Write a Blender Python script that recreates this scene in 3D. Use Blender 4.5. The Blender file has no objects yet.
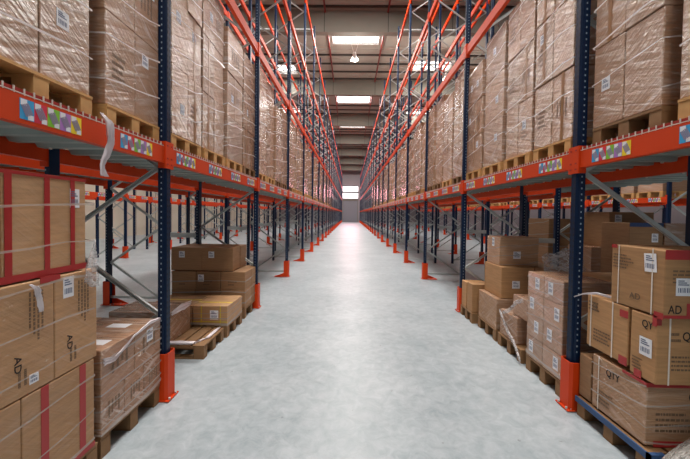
import bpy, bmesh, math, random
from mathutils import Vector, Matrix
random.seed(7)
S = bpy.context.scene
COL = S.collection

# ---------------------------------------------------------------- camera
F_PX, W_PX = 325.0, 690.0
yaw, pit, rol = 0.0149, -0.0221, -0.0145
Rz = Matrix.Rotation(yaw, 3, 'Z'); Rx = Matrix.Rotation(pit, 3, 'X'); Ry = Matrix.Rotation(rol, 3, 'Y')
B = Rz @ Rx @ Ry
cam = bpy.data.cameras.new('camera'); camo = bpy.data.objects.new('camera', cam); COL.objects.link(camo)
M3 = Matrix((B.col[0], B.col[2], -B.col[1])).transposed()
camo.matrix_world = Matrix.Translation((0, 0, 1.6624)) @ M3.to_4x4()
cam.sensor_width = 36; cam.lens = F_PX / W_PX * 36
cam.shift_y = -8.45 / W_PX
cam.clip_start = 0.05; cam.clip_end = 300
S.camera = camo

# ---------------------------------------------------------------- world, light, exposure
w = bpy.data.worlds.new('world'); S.world = w; w.use_nodes = True
bg = w.node_tree.nodes['Background']; bg.inputs[0].default_value = (0.80, 0.90, 1.0, 1); bg.inputs[1].default_value = 0.30
S.view_settings.view_transform = 'Standard'; S.view_settings.look = 'None'
S.view_settings.exposure = -0.5; S.view_settings.gamma = 1; S.view_settings.use_curve_mapping = False
S.cycles.max_bounces = 7; S.cycles.diffuse_bounces = 4; S.cycles.glossy_bounces = 3; S.cycles.transparent_max_bounces = 8
S.cycles.caustics_reflective = False; S.cycles.caustics_refractive = False
S.cycles.sample_clamp_indirect = 6; S.cycles.use_denoising = True

def area(name, loc, sx, sy, power, color=(1, 1, 1), rot=(0, 0, 0)):
    l = bpy.data.lights.new(name, 'AREA'); l.shape = 'RECTANGLE'; l.size = sx; l.size_y = sy; l.energy = power; l.color = color
    o = bpy.data.objects.new(name, l); COL.objects.link(o); o.location = loc; o.rotation_euler = rot
    return o
ROOF_Z = 11.3
# skylights: x0, x1, y0, y1, power
SKY = [(-1.08, 1.44, 17.84, 18.6, 420), (-1.19, 1.51, 25.2, 28.4, 900), (-1.2, 1.5, 33.4, 36.4, 1100), (-1.2, 1.5, 41.4, 44.4, 900), (-1.2, 1.5, 49.4, 52.4, 900), (-1.2, 1.5, 57.4, 60.4, 1000),
       (-1.2, 1.5, 9.0, 11.8, 1150), (-1.2, 1.5, 1.4, 4.4, 680), (-1.2, 1.5, -6.5, -3.5, 600),  # skylights out of view, added to light the near aisle
       (-5.16, -3.78, 21.3, 22.6, 380), (3.93, 6.36, 20.6, 21.9, 500),
       (-7.5, -4.8, 9.5, 12.5, 500), (5.2, 7.6, 9.5, 12.5, 260), (-7.5, -4.8, 30, 33, 500), (5.2, 7.8, 30, 33, 400), (-13.6, -11.1, 14, 17, 700)]  # unseen skylights over the other aisles, added for their light
for i, (x0, x1, y0, y1, p) in enumerate(SKY):
    area('skylight_daylight', ((x0+x1)/2, (y0+y1)/2, ROOF_Z-0.06), x1-x0, y1-y0, p, (1.0, 0.97, 0.93))
area('end_red_glow_light', (0.04, 65.6, 6.0), 3.0, 2.4, 400, (1.0, 0.34, 0.46), (math.radians(-90), 0, 0))  # pink-red light added at the window for the red glow on far racks

# ---------------------------------------------------------------- materials
def newmat(name):
    m = bpy.data.materials.new(name); m.use_nodes = True
    nt = m.node_tree; b = nt.nodes['Principled BSDF']
    return m, nt, b
def lin(c):
    return tuple(((v/255)/12.92 if v/255 <= 0.04045 else ((v/255+0.055)/1.055)**2.4) for v in c) + (1,)
def simple(name, rgb, rough=0.5, metal=0.0, noise=0.0, nscale=12, coat=0, bump=0.0):
    m, nt, b = newmat(name)
    b.inputs['Roughness'].default_value = rough; b.inputs['Metallic'].default_value = metal
    b.inputs['Coat Weight'].default_value = coat
    c = lin(rgb); b.inputs['Base Color'].default_value = c
    tc = nt.nodes.new('ShaderNodeTexCoord')
    n = nt.nodes.new('ShaderNodeTexNoise'); n.inputs['Scale'].default_value = nscale; n.inputs['Detail'].default_value = 5
    nt.links.new(tc.outputs['Object'], n.inputs['Vector'])
    if noise:
        mx = nt.nodes.new('ShaderNodeMix'); mx.data_type = 'RGBA'
        mx.inputs[6].default_value = tuple(v*(1-noise) for v in c[:3])+(1,); mx.inputs[7].default_value = tuple(min(1, v*(1+noise)) for v in c[:3])+(1,)
        nt.links.new(n.outputs['Fac'], mx.inputs[0]); nt.links.new(mx.outputs[2], b.inputs['Base Color'])
    if bump:
        bp = nt.nodes.new('ShaderNodeBump'); bp.inputs['Strength'].default_value = bump; bp.inputs['Distance'].default_value = 0.01
        nt.links.new(n.outputs['Fac'], bp.inputs['Height']); nt.links.new(bp.outputs[0], b.inputs['Normal'])
    return m
def dull(k, v):
    MT[k].node_tree.nodes['Principled BSDF'].inputs['Specular IOR Level'].default_value = v
def emis(name, rgb, s):
    m, nt, b = newmat(name)
    b.inputs['Base Color'].default_value = (0.8, 0.8, 0.8, 1)
    b.inputs['Emission Color'].default_value = rgb + (1,); b.inputs['Emission Strength'].default_value = s
    return m

def cardboard(name, rgb, film=0.0, sheen=0.0):
    """kraft board; film > 0: under stretch film with milky wrinkles and a glossy coat"""
    m, nt, b = newmat(name); L = nt.links; N = nt.nodes
    c = lin(rgb)
    oi = N.new('ShaderNodeObjectInfo'); geo = N.new('ShaderNodeNewGeometry')
    tc = N.new('ShaderNodeTexCoord')
    mp = N.new('ShaderNodeMapping'); mp.inputs['Scale'].default_value = (6, 6, 60)
    L.new(tc.outputs['Object'], mp.inputs['Vector'])
    n1 = N.new('ShaderNodeTexNoise'); n1.inputs['Scale'].default_value = 1.0; n1.inputs['Detail'].default_value = 4
    L.new(mp.outputs[0], n1.inputs['Vector'])
    mr = N.new('ShaderNodeMapRange'); mr.inputs[1].default_value = 0.3; mr.inputs[2].default_value = 0.7; mr.inputs[3].default_value = 0.86; mr.inputs[4].default_value = 1.1
    L.new(n1.outputs['Fac'], mr.inputs[0])
    mr2 = N.new('ShaderNodeMapRange'); mr2.inputs[3].default_value = 0.84; mr2.inputs[4].default_value = 1.14
    L.new(oi.outputs['Random'], mr2.inputs[0])
    mul = N.new('ShaderNodeMath'); mul.operation = 'MULTIPLY'; L.new(mr.outputs[0], mul.inputs[0]); L.new(mr2.outputs[0], mul.inputs[1])
    hs = N.new('ShaderNodeHueSaturation'); hs.inputs['Color'].default_value = c; L.new(mul.outputs[0], hs.inputs['Value'])
    out = hs.outputs[0]
    b.inputs['Roughness'].default_value = 0.7
    if film:
        # wrinkle field in world metres, pulled diagonally
        rotm = N.new('ShaderNodeMapping'); rotm.vector_type = 'TEXTURE'; rotm.inputs['Rotation'].default_value = (math.radians(16), 0, 0); rotm.inputs['Scale'].default_value = (0.5, 0.5, 0.055)
        L.new(geo.outputs['Position'], rotm.inputs['Vector'])
        wn = N.new('ShaderNodeTexNoise'); wn.inputs['Scale'].default_value = 1.0; wn.inputs['Detail'].default_value = 6; wn.inputs['Distortion'].default_value = 0.7
        L.new(rotm.outputs[0], wn.inputs['Vector'])
        rot2 = N.new('ShaderNodeMapping'); rot2.vector_type = 'TEXTURE'; rot2.inputs['Rotation'].default_value = (math.radians(-38), 0, 0); rot2.inputs['Scale'].default_value = (0.4, 0.4, 0.035)
        L.new(geo.outputs['Position'], rot2.inputs['Vector'])
        wn2 = N.new('ShaderNodeTexNoise'); wn2.inputs['Scale'].default_value = 1.0; wn2.inputs['Detail'].default_value = 4; wn2.inputs['Distortion'].default_value = 1.1
        L.new(rot2.outputs[0], wn2.inputs['Vector'])
        big = N.new('ShaderNodeTexNoise'); big.inputs['Scale'].default_value = 1.7; L.new(geo.outputs['Position'], big.inputs['Vector'])
        r = N.new('ShaderNodeMapRange'); r.inputs[1].default_value = 0.52; r.inputs[2].default_value = 0.68; L.new(wn.outputs['Fac'], r.inputs[0])
        r2 = N.new('ShaderNodeMapRange'); r2.inputs[1].default_value = 0.56; r2.inputs[2].default_value = 0.66; L.new(wn2.outputs['Fac'], r2.inputs[0])
        mxx = N.new('ShaderNodeMath'); mxx.operation = 'MAXIMUM'; L.new(r.outputs[0], mxx.inputs[0]); L.new(r2.outputs[0], mxx.inputs[1])
        rb = N.new('ShaderNodeMapRange'); rb.inputs[1].default_value = 0.42; rb.inputs[2].default_value = 0.62; rb.inputs[3].default_value = 0.15; rb.inputs[4].default_value = 1.0; L.new(big.outputs['Fac'], rb.inputs[0])
        mm = N.new('ShaderNodeMath'); mm.operation = 'MULTIPLY'; L.new(mxx.outputs[0], mm.inputs[0]); L.new(rb.outputs[0], mm.inputs[1])
        fa = N.new('ShaderNodeMath'); fa.operation = 'MULTIPLY_ADD'; fa.inputs[1].default_value = film; fa.inputs[2].default_value = film*0.14; L.new(mm.outputs[0], fa.inputs[0])
        mx = N.new('ShaderNodeMix'); mx.data_type = 'RGBA'; mx.inputs[7].default_value = lin((222, 204, 192)); L.new(fa.outputs[0], mx.inputs[0]); L.new(out, mx.inputs[6])
        out = mx.outputs[2]
        b.inputs['Coat Weight'].default_value = sheen; b.inputs['Coat Roughness'].default_value = 0.13; b.inputs['Coat IOR'].default_value = 1.8
        add = N.new('ShaderNodeMath'); add.operation = 'ADD'; L.new(wn.outputs['Fac'], add.inputs[0]); L.new(wn2.outputs['Fac'], add.inputs[1])
        bp = N.new('ShaderNodeBump'); bp.inputs['Strength'].default_value = 1.0; bp.inputs['Distance'].default_value = 0.06
        L.new(add.outputs[0], bp.inputs['Height']); L.new(bp.outputs[0], b.inputs['Coat Normal'])
    L.new(out, b.inputs['Base Color'])
    return m

MT = {}
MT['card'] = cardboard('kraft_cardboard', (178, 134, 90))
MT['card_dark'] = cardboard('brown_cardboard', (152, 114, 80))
MT['card_film'] = cardboard('cardboard_under_film', (160, 112, 72), film=0.56, sheen=1.0)
MT['card_thin'] = cardboard('cardboard_thin_film', (184, 140, 96), film=0.09, sheen=0.2)
MT['card_mid'] = cardboard('cardboard_under_light_film', (176, 132, 92), film=0.32, sheen=0.7)
MT['band'] = simple('roped_film', (236, 226, 222), 0.3, coat=0.5)
MT['band_thin'] = simple('thin_roped_film', (226, 214, 204), 0.3, coat=0.5); MT['band_thin'].node_tree.nodes['Principled BSDF'].inputs['Alpha'].default_value = 0.42
def filmmat(name, alpha, rgb=(225, 222, 222)):
    m, nt, b = newmat(name); b.inputs['Base Color'].default_value = lin(rgb)
    b.inputs['Roughness'].default_value = 0.18
    tc = nt.nodes.new('ShaderNodeTexCoord'); mp = nt.nodes.new('ShaderNodeMapping'); mp.inputs['Scale'].default_value = (8, 30, 30)
    mp.inputs['Rotation'].default_value = (0.5, 0.4, 0)
    n = nt.nodes.new('ShaderNodeTexNoise'); n.inputs['Scale'].default_value = 1.3; n.inputs['Detail'].default_value = 6; n.inputs['Distortion'].default_value = 1
    nt.links.new(tc.outputs['Object'], mp.inputs[0]); nt.links.new(mp.outputs[0], n.inputs['Vector'])
    mr = nt.nodes.new('ShaderNodeMapRange'); mr.inputs[1].default_value = 0.35; mr.inputs[2].default_value = 0.75; mr.inputs[3].default_value = alpha*0.35; mr.inputs[4].default_value = min(1, alpha*1.9)
    nt.links.new(n.outputs['Fac'], mr.inputs[0]); nt.links.new(mr.outputs[0], b.inputs['Alpha'])
    bp = nt.nodes.new('ShaderNodeBump'); bp.inputs['Strength'].default_value = 0.4; bp.inputs['Distance'].default_value = 0.01
    nt.links.new(n.outputs['Fac'], bp.inputs['Height']); nt.links.new(bp.outputs[0], b.inputs['Normal'])
    return m
MT['film'] = filmmat('clear_stretch_film', 0.34, (246, 242, 242))
MT['film_thick'] = filmmat('bunched_stretch_film', 0.95, (244, 234, 238))
MT['film_thick'] = simple('bunched_white_film', (248, 238, 242), 0.25, coat=0.5); MT['film_thick'].node_tree.nodes['Principled BSDF'].inputs['Alpha'].default_value = 0.82
MT['film_grey'] = filmmat('grey_plastic_sheet', 0.62, (196, 192, 186))
MT['wood'] = simple('pallet_pine', (206, 158, 98), 0.7, noise=0.35, nscale=9, bump=0.3)
MT['wood_grey'] = simple('weathered_pallet_wood', (140, 104, 68), 0.75, noise=0.35, nscale=9, bump=0.3)
MT['navy'] = simple('navy_powder_coat', (6, 32, 62), 0.42, noise=0.12, nscale=4)
MT['hole'] = simple('punched_slot', (150, 165, 180), 0.6)
MT['hole_dark'] = simple('dark_slot', (10, 16, 28), 0.6)
MT['orange'] = simple('orange_powder_coat', (210, 62, 8), 0.5, noise=0.10, nscale=3)
dull('navy', 0.28); dull('orange', 0.3)
MT['redlip'] = simple('red_lip', (160, 30, 18), 0.45)
MT['galv'] = simple('galvanised_steel', (186, 190, 188), 0.4, metal=0.15, noise=0.15, nscale=20)
MT['deck'] = simple('galvanised_deck', (150, 160, 154), 0.45, metal=0.3, noise=0.12, nscale=6)
MT['wire'] = simple('zinc_wire', (225, 215, 205), 0.4, metal=0.2)
MT['paper'] = simple('white_label_paper', (232, 232, 236), 0.6)
MT['ink'] = simple('black_ink', (30, 26, 26), 0.7)
MT['inkblue'] = simple('label_ink', (92, 104, 132), 0.7)
MT['faint'] = simple('faint_ink', (112, 88, 66), 0.7)
MT['barcode'] = simple('barcode_grey', (146, 138, 160), 0.6)
for k, c in (('c_blue', (48, 160, 214)), ('c_red', (216, 40, 70)), ('c_green', (130, 196, 50)), ('c_violet', (176, 122, 196)), ('c_yellow', (244, 216, 40))):
    MT[k] = simple('label_' + k[2:], c, 0.5)
MT['redtape'] = simple('red_tape', (168, 42, 42), 0.4)
MT['browntape'] = simple('brown_tape', (150, 108, 66), 0.3)
MT['bluetape'] = simple('blue_tape', (40, 62, 104), 0.35)
MT['strap'] = simple('white_strap', (226, 216, 204), 0.4)
MT['ystrap'] = simple('yellow_strap', (206, 178, 52), 0.4)
MT['bluewood'] = simple('blue_painted_wood', (46, 78, 122), 0.6, noise=0.3, nscale=8)
MT['rooflight'] = emis('daylight_panel', (1.0, 0.97, 0.93), 6.0)
MT['endlight'] = emis('daylight_window', (1.0, 0.90, 0.93), 3.0)
MT['bulb'] = emis('lamp_bulb', (1.0, 0.93, 0.85), 14.0)
MT['roofmetal'] = simple('roof_sheet', (172, 170, 160), 0.6, metal=0.1, noise=0.15, nscale=1.5)
MT['concrete_beam'] = simple('roof_beam_concrete', (122, 118, 108), 0.8, noise=0.08, nscale=2)
MT['steel_dark'] = simple('dark_purlin', (60, 56, 52), 0.6)
MT['pipe'] = simple('sprinkler_red', (120, 32, 28), 0.45)
MT['wall'] = simple('cladding_panel', (222, 214, 196), 0.7, noise=0.06, nscale=0.6)
MT['wallend'] = simple('end_wall_panel', (150, 142, 146), 0.7, noise=0.06, nscale=0.6)
MT['shutter'] = simple('shutter_grey', (136, 134, 142), 0.5, noise=0.05)
MT['white'] = simple('white_enamel', (235, 235, 232), 0.3)

# polished concrete
m, nt, b = newmat('polished_concrete'); MT['floor'] = m; L = nt.links; N = nt.nodes
geo = N.new('ShaderNodeNewGeometry')
n1 = N.new('ShaderNodeTexNoise'); n1.inputs['Scale'].default_value = 0.9; n1.inputs['Detail'].default_value = 8; n1.inputs['Roughness'].default_value = 0.62
n2 = N.new('ShaderNodeTexNoise'); n2.inputs['Scale'].default_value = 9; n2.inputs['Detail'].default_value = 9; n2.inputs['Roughness'].default_value = 0.7; n2.inputs['Distortion'].default_value = 0.6
n3 = N.new('ShaderNodeTexNoise'); n3.inputs['Scale'].default_value = 16; n3.inputs['Detail'].default_value = 3
for n in (n1, n2, n3): L.new(geo.outputs['Position'], n.inputs['Vector'])
cr = N.new('ShaderNodeValToRGB'); e = cr.color_ramp.elements
e[0].position = 0.36; e[0].color = lin((142, 154, 160)); e[1].position = 0.64; e[1].color = lin((186, 193, 197))
ad = N.new('ShaderNodeMath'); ad.operation = 'MULTIPLY_ADD'; ad.inputs[1].default_value = 0.55; L.new(n2.outputs['Fac'], ad.inputs[0])
m5 = N.new('ShaderNodeMath'); m5.operation = 'MULTIPLY'; m5.inputs[1].default_value = 0.45; L.new(n1.outputs['Fac'], m5.inputs[0]); L.new(m5.outputs[0], ad.inputs[2])
L.new(ad.outputs[0], cr.inputs[0])
sp = N.new('ShaderNodeMapRange'); sp.inputs[1].default_value = 0.70; sp.inputs[2].default_value = 0.76; sp.inputs[3].default_value = 0; sp.inputs[4].default_value = 0.6; L.new(n3.outputs['Fac'], sp.inputs[0])
mx = N.new('ShaderNodeMix'); mx.data_type = 'RGBA'; mx.inputs[7].default_value = lin((118, 118, 116)); L.new(sp.outputs[0], mx.inputs[0]); L.new(cr.outputs[0], mx.inputs[6])
L.new(mx.outputs[2], b.inputs['Base Color'])
rr = N.new('ShaderNodeMapRange'); rr.inputs[3].default_value = 0.28; rr.inputs[4].default_value = 0.5; L.new(n2.outputs['Fac'], rr.inputs[0]); L.new(rr.outputs[0], b.inputs['Roughness'])

# ---------------------------------------------------------------- mesh helpers
class MB:
    def __init__(s): s.v = []; s.f = []; s.m = []; s.mats = []
    def mi(s, k):
        if k not in s.mats: s.mats.append(k)
        return s.mats.index(k)
    def add(s, vs, fs, k):
        o = len(s.v); s.v += [tuple(v) for v in vs]; i = s.mi(k)
        for f in fs: s.f.append(tuple(o+a for a in f)); s.m.append(i)
    def box(s, x0, x1, y0, y1, z0, z1, k):
        s.add([(x0,y0,z0),(x1,y0,z0),(x1,y1,z0),(x0,y1,z0),(x0,y0,z1),(x1,y0,z1),(x1,y1,z1),(x0,y1,z1)],
              [(0,3,2,1),(4,5,6,7),(0,1,5,4),(1,2,6,5),(2,3,7,6),(3,0,4,7)], k)
    def obox(s, c, a, b_, n, k):     # centre and three half vectors
        c, a, b_, n = map(Vector, (c, a, b_, n))
        vs = [c+sa*a+sb*b_+sn*n for sn in (-1,1) for sa, sb in ((-1,-1),(1,-1),(1,1),(-1,1))]
        s.add(vs, [(0,3,2,1),(4,5,6,7),(0,1,5,4),(1,2,6,5),(2,3,7,6),(3,0,4,7)], k)
    def bar(s, p, q, w, h, k, up=(0,0,1)):
        p, q = Vector(p), Vector(q); d = (q-p); a = d/2; dn = d.normalized(); u = Vector(up)
        if abs(dn.dot(u)) > 0.95: u = Vector((1,0,0))
        x = dn.cross(u).normalized(); y = x.cross(dn).normalized()
        s.obox((p+q)/2, a, x*w/2, y*h/2, k)
    def tube(s, pts, r, k, n=8):
        pts = [Vector(p) for p in pts]; rings = []
        for i, p in enumerate(pts):
            d = (pts[min(i+1,len(pts)-1)]-pts[max(i-1,0)]).normalized(); u = Vector((0,0,1)) if abs(d.z) < .9 else Vector((1,0,0))
            x = d.cross(u).normalized(); y = x.cross(d)
            rings.append([p+r*(math.cos(2*math.pi*j/n)*x+math.sin(2*math.pi*j/n)*y) for j in range(n)])
        vs = [v for R_ in rings for v in R_]; fs = []
        for i in range(len(rings)-1):
            for j in range(n): fs.append((i*n+j, i*n+(j+1)%n, (i+1)*n+(j+1)%n, (i+1)*n+j))
        fs.append(tuple(range(n))[::-1]); fs.append(tuple((len(rings)-1)*n+j for j in range(n)))
        s.add(vs, fs, k)
    def lathe(s, prof, k, n=20, c=(0,0,0)):
        vs = [(c[0]+r*math.cos(2*math.pi*j/n), c[1]+r*math.sin(2*math.pi*j/n), c[2]+z) for r, z in prof for j in range(n)]
        fs = [(i*n+j, i*n+(j+1)%n, (i+1)*n+(j+1)%n, (i+1)*n+j) for i in range(len(prof)-1) for j in range(n)]
        s.add(vs, fs, k)
    def prism(s, poly, axis, a0, a1, k):   # poly in the two other axes
        def P(p, t):
            return {'X': (t, p[0], p[1]), 'Y': (p[0], t, p[1]), 'Z': (p[0], p[1], t)}[axis]
        n = len(poly); vs = [P(p, a0) for p in poly]+[P(p, a1) for p in poly]
        fs = [(i, (i+1) % n, n+(i+1) % n, n+i) for i in range(n)]+[tuple(range(n))[::-1], tuple(n+i for i in range(n))]
        s.add(vs, fs, k)
    def mesh(s, name, off=(0,0,0)):
        me = bpy.data.meshes.new(name)
        me.from_pydata([(a-off[0], b_-off[1], c-off[2]) for a, b_, c in s.v], [], s.f)
        for k in s.mats: me.materials.append(MT[k])
        me.polygons.foreach_set('material_index', s.m); me.update()
        bm = bmesh.new(); bm.from_mesh(me); bmesh.ops.recalc_face_normals(bm, faces=bm.faces); bm.to_mesh(me); bm.free()
        return me
    def build(s, name, parent=None, loc=None):
        """world-space vertices; under a parent they are kept in the parent's frame"""
        off = Vector(loc) if loc is not None else Vector((0,0,0))
        if parent is not None:
            off = Vector(parent.location); me = s.mesh(name, off)
            o = bpy.data.objects.new(name, me); COL.objects.link(o); o.parent = parent
        else:
            me = s.mesh(name, off); o = bpy.data.objects.new(name, me); COL.objects.link(o); o.location = off
        return o
def link(name, me, parent=None, loc=(0,0,0), rz=0):
    o = bpy.data.objects.new(name, me); COL.objects.link(o); o.location = loc; o.rotation_euler = (0,0,rz)
    if parent: o.parent = parent
    return o
def tag(o, label=None, cat=None, group=None, kind=None):
    if label: o['label'] = label
    if cat: o['category'] = cat
    if group: o['group'] = group
    if kind: o['kind'] = kind
    return o
def empty(name, loc, rz=0):
    o = bpy.data.objects.new(name, None); COL.objects.link(o); o.location = loc; o.rotation_euler = (0,0,rz); o.empty_display_size = 0.1
    return o
def copy_tree(o, parent=None):
    c = o.copy(); COL.objects.link(c); c.parent = parent
    for ch in list(o.children):
        copy_tree(ch, c)
    return c
ORD = ['zeroth','first','second','third','fourth','fifth','sixth','seventh','eighth','ninth','tenth','eleventh','twelfth','thirteenth','fourteenth','fifteenth','sixteenth','seventeenth','eighteenth','nineteenth','twentieth','twenty-first','twenty-second','twenty-third','twenty-fourth','twenty-fifth']

# ---------------------------------------------------------------- the building
XL, XR, YE = -14.5, 15.5, 66.0
mb = MB(); mb.box(XL, XR, -9, YE, -0.2, 0, 'floor'); tag(mb.build('floor'), kind='structure')
mb = MB(); mb.box(XL-0.2, XL, -9, YE, 0, ROOF_Z, 'wall')
for i in range(70): mb.box(XL, XL+0.012, -9+i*1.1, -8.97+i*1.1, 0, ROOF_Z, 'concrete_beam')
tag(mb.build('wall_left'), kind='structure')
mb = MB(); mb.box(XR, XR+0.2, -9, YE, 0, ROOF_Z, 'wallend'); tag(mb.build('wall_right'), kind='structure')
# end wall round the high window
wx0, wx1, wz0, wz1 = -1.5, 1.58, 4.7, 7.35
mb = MB()
mb.box(XL, wx0, YE, YE+0.25, 0, ROOF_Z, 'wallend'); mb.box(wx1, XR, YE, YE+0.25, 0, ROOF_Z, 'wallend')
mb.box(wx0, wx1, YE, YE+0.25, 0, wz0, 'wallend'); mb.box(wx0, wx1, YE, YE+0.25, wz1, ROOF_Z, 'wallend')
tag(mb.build('wall_back'), kind='structure')
wo = MB(); wo.box(wx0, wx1, YE-0.03, YE+0.02, wz0, wz0+0.12, 'steel_dark'); wo.box(wx0, wx1, YE-0.03, YE+0.02, wz1-0.12, wz1, 'steel_dark'); wo.box(wx0, wx1, YE-0.03, YE+0.02, 5.9, 6.2, 'steel_dark')
wf = wo.build('window_1'); tag(wf, kind='structure')
wo = MB(); wo.box(wx0, wx1, YE+0.03, YE+0.06, wz0, wz1, 'endlight'); wo.build('window_pane', wf)
do = MB(); do.box(wx0+0.1, wx1-0.1, YE-0.06, YE-0.005, 0, 4.3, 'shutter')
for i in range(16): do.box(wx0+0.1, wx1-0.1, YE-0.075, YE-0.06, 0.1+i*0.26, 0.3+i*0.26, 'shutter')
do.box(wx0, wx0+0.1, YE-0.12, YE, 0, 4.45, 'concrete_beam'); do.box(wx1-0.1, wx1, YE-0.12, YE, 0, 4.45, 'concrete_beam'); do.box(wx0, wx1, YE-0.2, YE, 4.3, 4.6, 'concrete_beam')
tag(do.build('door_1'), kind='structure')

# roof sheets (with openings for the skylights), purlins across
holes = [(a, b_, c, d) for a, b_, c, d, p in SKY]
mb = MB()
xs = sorted(set([XL, XR]+[h[0] for h in holes]+[h[1] for h in holes])); ys = sorted(set([-9, YE]+[h[2] for h in holes]+[h[3] for h in holes]))
for i in range(len(ys)-1):
    run = None
    for j in range(len(xs)-1):
        cx, cy = (xs[j]+xs[j+1])/2, (ys[i]+ys[i+1])/2
        inside = any(h[0] < cx < h[1] and h[2] < cy < h[3] for h in holes)
        if not inside and run is None: run = xs[j]
        if inside and run is not None: mb.box(run, xs[j], ys[i], ys[i+1], ROOF_Z, ROOF_Z+0.12, 'roofmetal'); run = None
    if run is not None: mb.box(run, XR, ys[i], ys[i+1], ROOF_Z, ROOF_Z+0.12, 'roofmetal')
y = 8.3
while y < YE:
    if not any(h[2]-0.12 < y < h[3]+0.05 for h in holes if h[0] < 0 < h[1]): mb.box(XL, XR, y, y+0.07, ROOF_Z-0.09, ROOF_Z, 'steel_dark')
    for q in (0.29, 0.58, 0.87): 
        if not any(h[2]-0.1 < y+q < h[3]+0.05 for h in holes if h[0] < 0 < h[1]): mb.box(XL, XR, y+q, y+q+0.03, ROOF_Z-0.025, ROOF_Z, 'roofmetal')
    y += 1.15
tag(mb.build('ceiling'), kind='structure')
for i, (x0, x1, y0, y1, p) in enumerate(SKY):
    mb = MB(); mb.box(x0-0.05, x1+0.05, y0-0.05, y0, ROOF_Z-0.03, ROOF_Z+0.4, 'white'); mb.box(x0-0.05, x1+0.05, y1, y1+0.05, ROOF_Z-0.03, ROOF_Z+0.4, 'white')
    mb.box(x0-0.05, x0, y0, y1, ROOF_Z-0.03, ROOF_Z+0.4, 'white'); mb.box(x1, x1+0.05, y0, y1, ROOF_Z-0.03, ROOF_Z+0.4, 'white')
    o = tag(mb.build('window_%d' % (i+2)), kind='structure')
    mb = MB(); mb.box(x0, x1, y0, y1, ROOF_Z+0.05, ROOF_Z+0.09, 'rooflight'); mb.build('window_pane', o)
for i, yb in enumerate([7.4, 15.45, 23.5, 31.7, 39.7, 47.7, 55.7, 63.7]):
    mb = MB(); mb.prism([(yb, 10.2), (yb+0.32, 10.2), (yb+0.32, 11.2), (yb+0.5, ROOF_Z), (yb-0.18, ROOF_Z), (yb, 11.2)], 'X', XL, XR, 'concrete_beam')
    for x in range(-13, 15, 3): mb.box(x-0.35, x-0.32, yb-0.006, yb, 10.2, 11.2, 'steel_dark')
    tag(mb.build('roof_beam'), kind='structure')
for side, x in (('left', -1.18), ('right', 1.52)):
    p = MB(); p.tube([(x-0.12 if x < 0 else x+0.12, 8, ROOF_Z-0.16), (x-0.12 if x < 0 else x+0.12, YE-0.1, ROOF_Z-0.16)], 0.045, 'pipe', 8)
    tag(p.build('sprinkler_pipe'), 'dark red sprinkler pipe along the roof, %s of the centre skylights' % side, 'pipe', 'sprinkler pipes under the roof')

# ---------------------------------------------------------------- high bay lamps
def lamp(x, y, label):
    z = 9.72; t = empty('high_bay_lamp', (x, y, z)); tag(t, label, 'lamp', 'high bay lamps')
    s_ = MB(); s_.lathe([(0.05, 0.42), (0.09, 0.34), (0.10, 0.2), (0.12, 0.14), (0.19, 0.02), (0.195, 0.0), (0.185, 0.01), (0.11, 0.12), (0.05, 0.16)], 'white', 20, (x, y, z)); s_.build('shade', t)
    s_ = MB(); s_.lathe([(0.0, -0.0), (0.1, 0.0), (0.12, 0.04), (0.1, 0.1), (0.0, 0.14)], 'bulb', 14, (x, y, z)); s_.build('bulb', t)
    for sx in (-0.16, 0.16):
        s_ = MB(); s_.tube([(x+sx*0.3, y, z+0.4), (x+sx, y, z+0.75), (x+sx, y, ROOF_Z)], 0.012, 'white', 6); s_.build('cable', t)
    l = bpy.data.lights.new('lamp_light', 'POINT'); l.energy = 420; l.shadow_soft_size = 0.2; l.color = (1, 0.93, 0.84)
    o = bpy.data.objects.new('lamp_light', l); COL.objects.link(o); o.location = (x, y, z-0.22)
lamp(0.12, 17.2, 'white high bay lamp hanging over the aisle below the first skylight')
lamp(5.6, 19.6, 'white high bay lamp hanging behind the upper racks on the right')

# ---------------------------------------------------------------- racking
PITCH, Y1, NFR = 2.8, 2.84, 23
def fy(n): return Y1+PITCH*(n-1)
LEVELS = [2.22, 4.52, 6.76, 9.0]           # beam tops
HT, DEP = 9.65, 1.08
# local frame: front face of the front post at x=0, frame runs to -x; post centred on y=0
def post_mb(x0, x1, slots, front):
    p = MB(); t = 0.05; yb = 0.05; ft = x1 if front else x0; bk = x0 if front else x1
    sg = 1 if front else -1
    poly = [(ft, -yb+0.022), (ft, yb-0.022), (ft-sg*0.006, yb-0.016), (ft-sg*0.02, yb-0.014), (ft-sg*0.026, yb), (bk, yb), (bk, -yb), (ft-sg*0.026, -yb), (ft-sg*0.02, -yb+0.014), (ft-sg*0.006, -yb+0.016)]
    p.prism(poly, 'Z', 0.0, HT, 'navy')
    if slots:
        z = 0.5
        while z < min(HT, slots):
            if front:
                for yy in (-0.017, 0.017): p.box(ft, ft+0.0015, yy-0.006, yy+0.006, z, z+0.022, 'hole_dark')
            for yy in (-yb-0.0015, yb): p.box(x0+0.024, x0+0.034, yy, yy+0.0015, z, z+0.014, 'hole') 
            z += 0.05
    return p
def foot_mb(x0, x1):
    p = MB(); p.box(x0-0.03, x1+0.02, -0.08, 0.08, 0, 0.008, 'galv')
    for a in (x0-0.015, x1+0.008): p.lathe([(0.009, 0.0), (0.009, 0.02), (0, 0.02)], 'galv', 6, (a, 0.065, 0.008))
    return p
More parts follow.
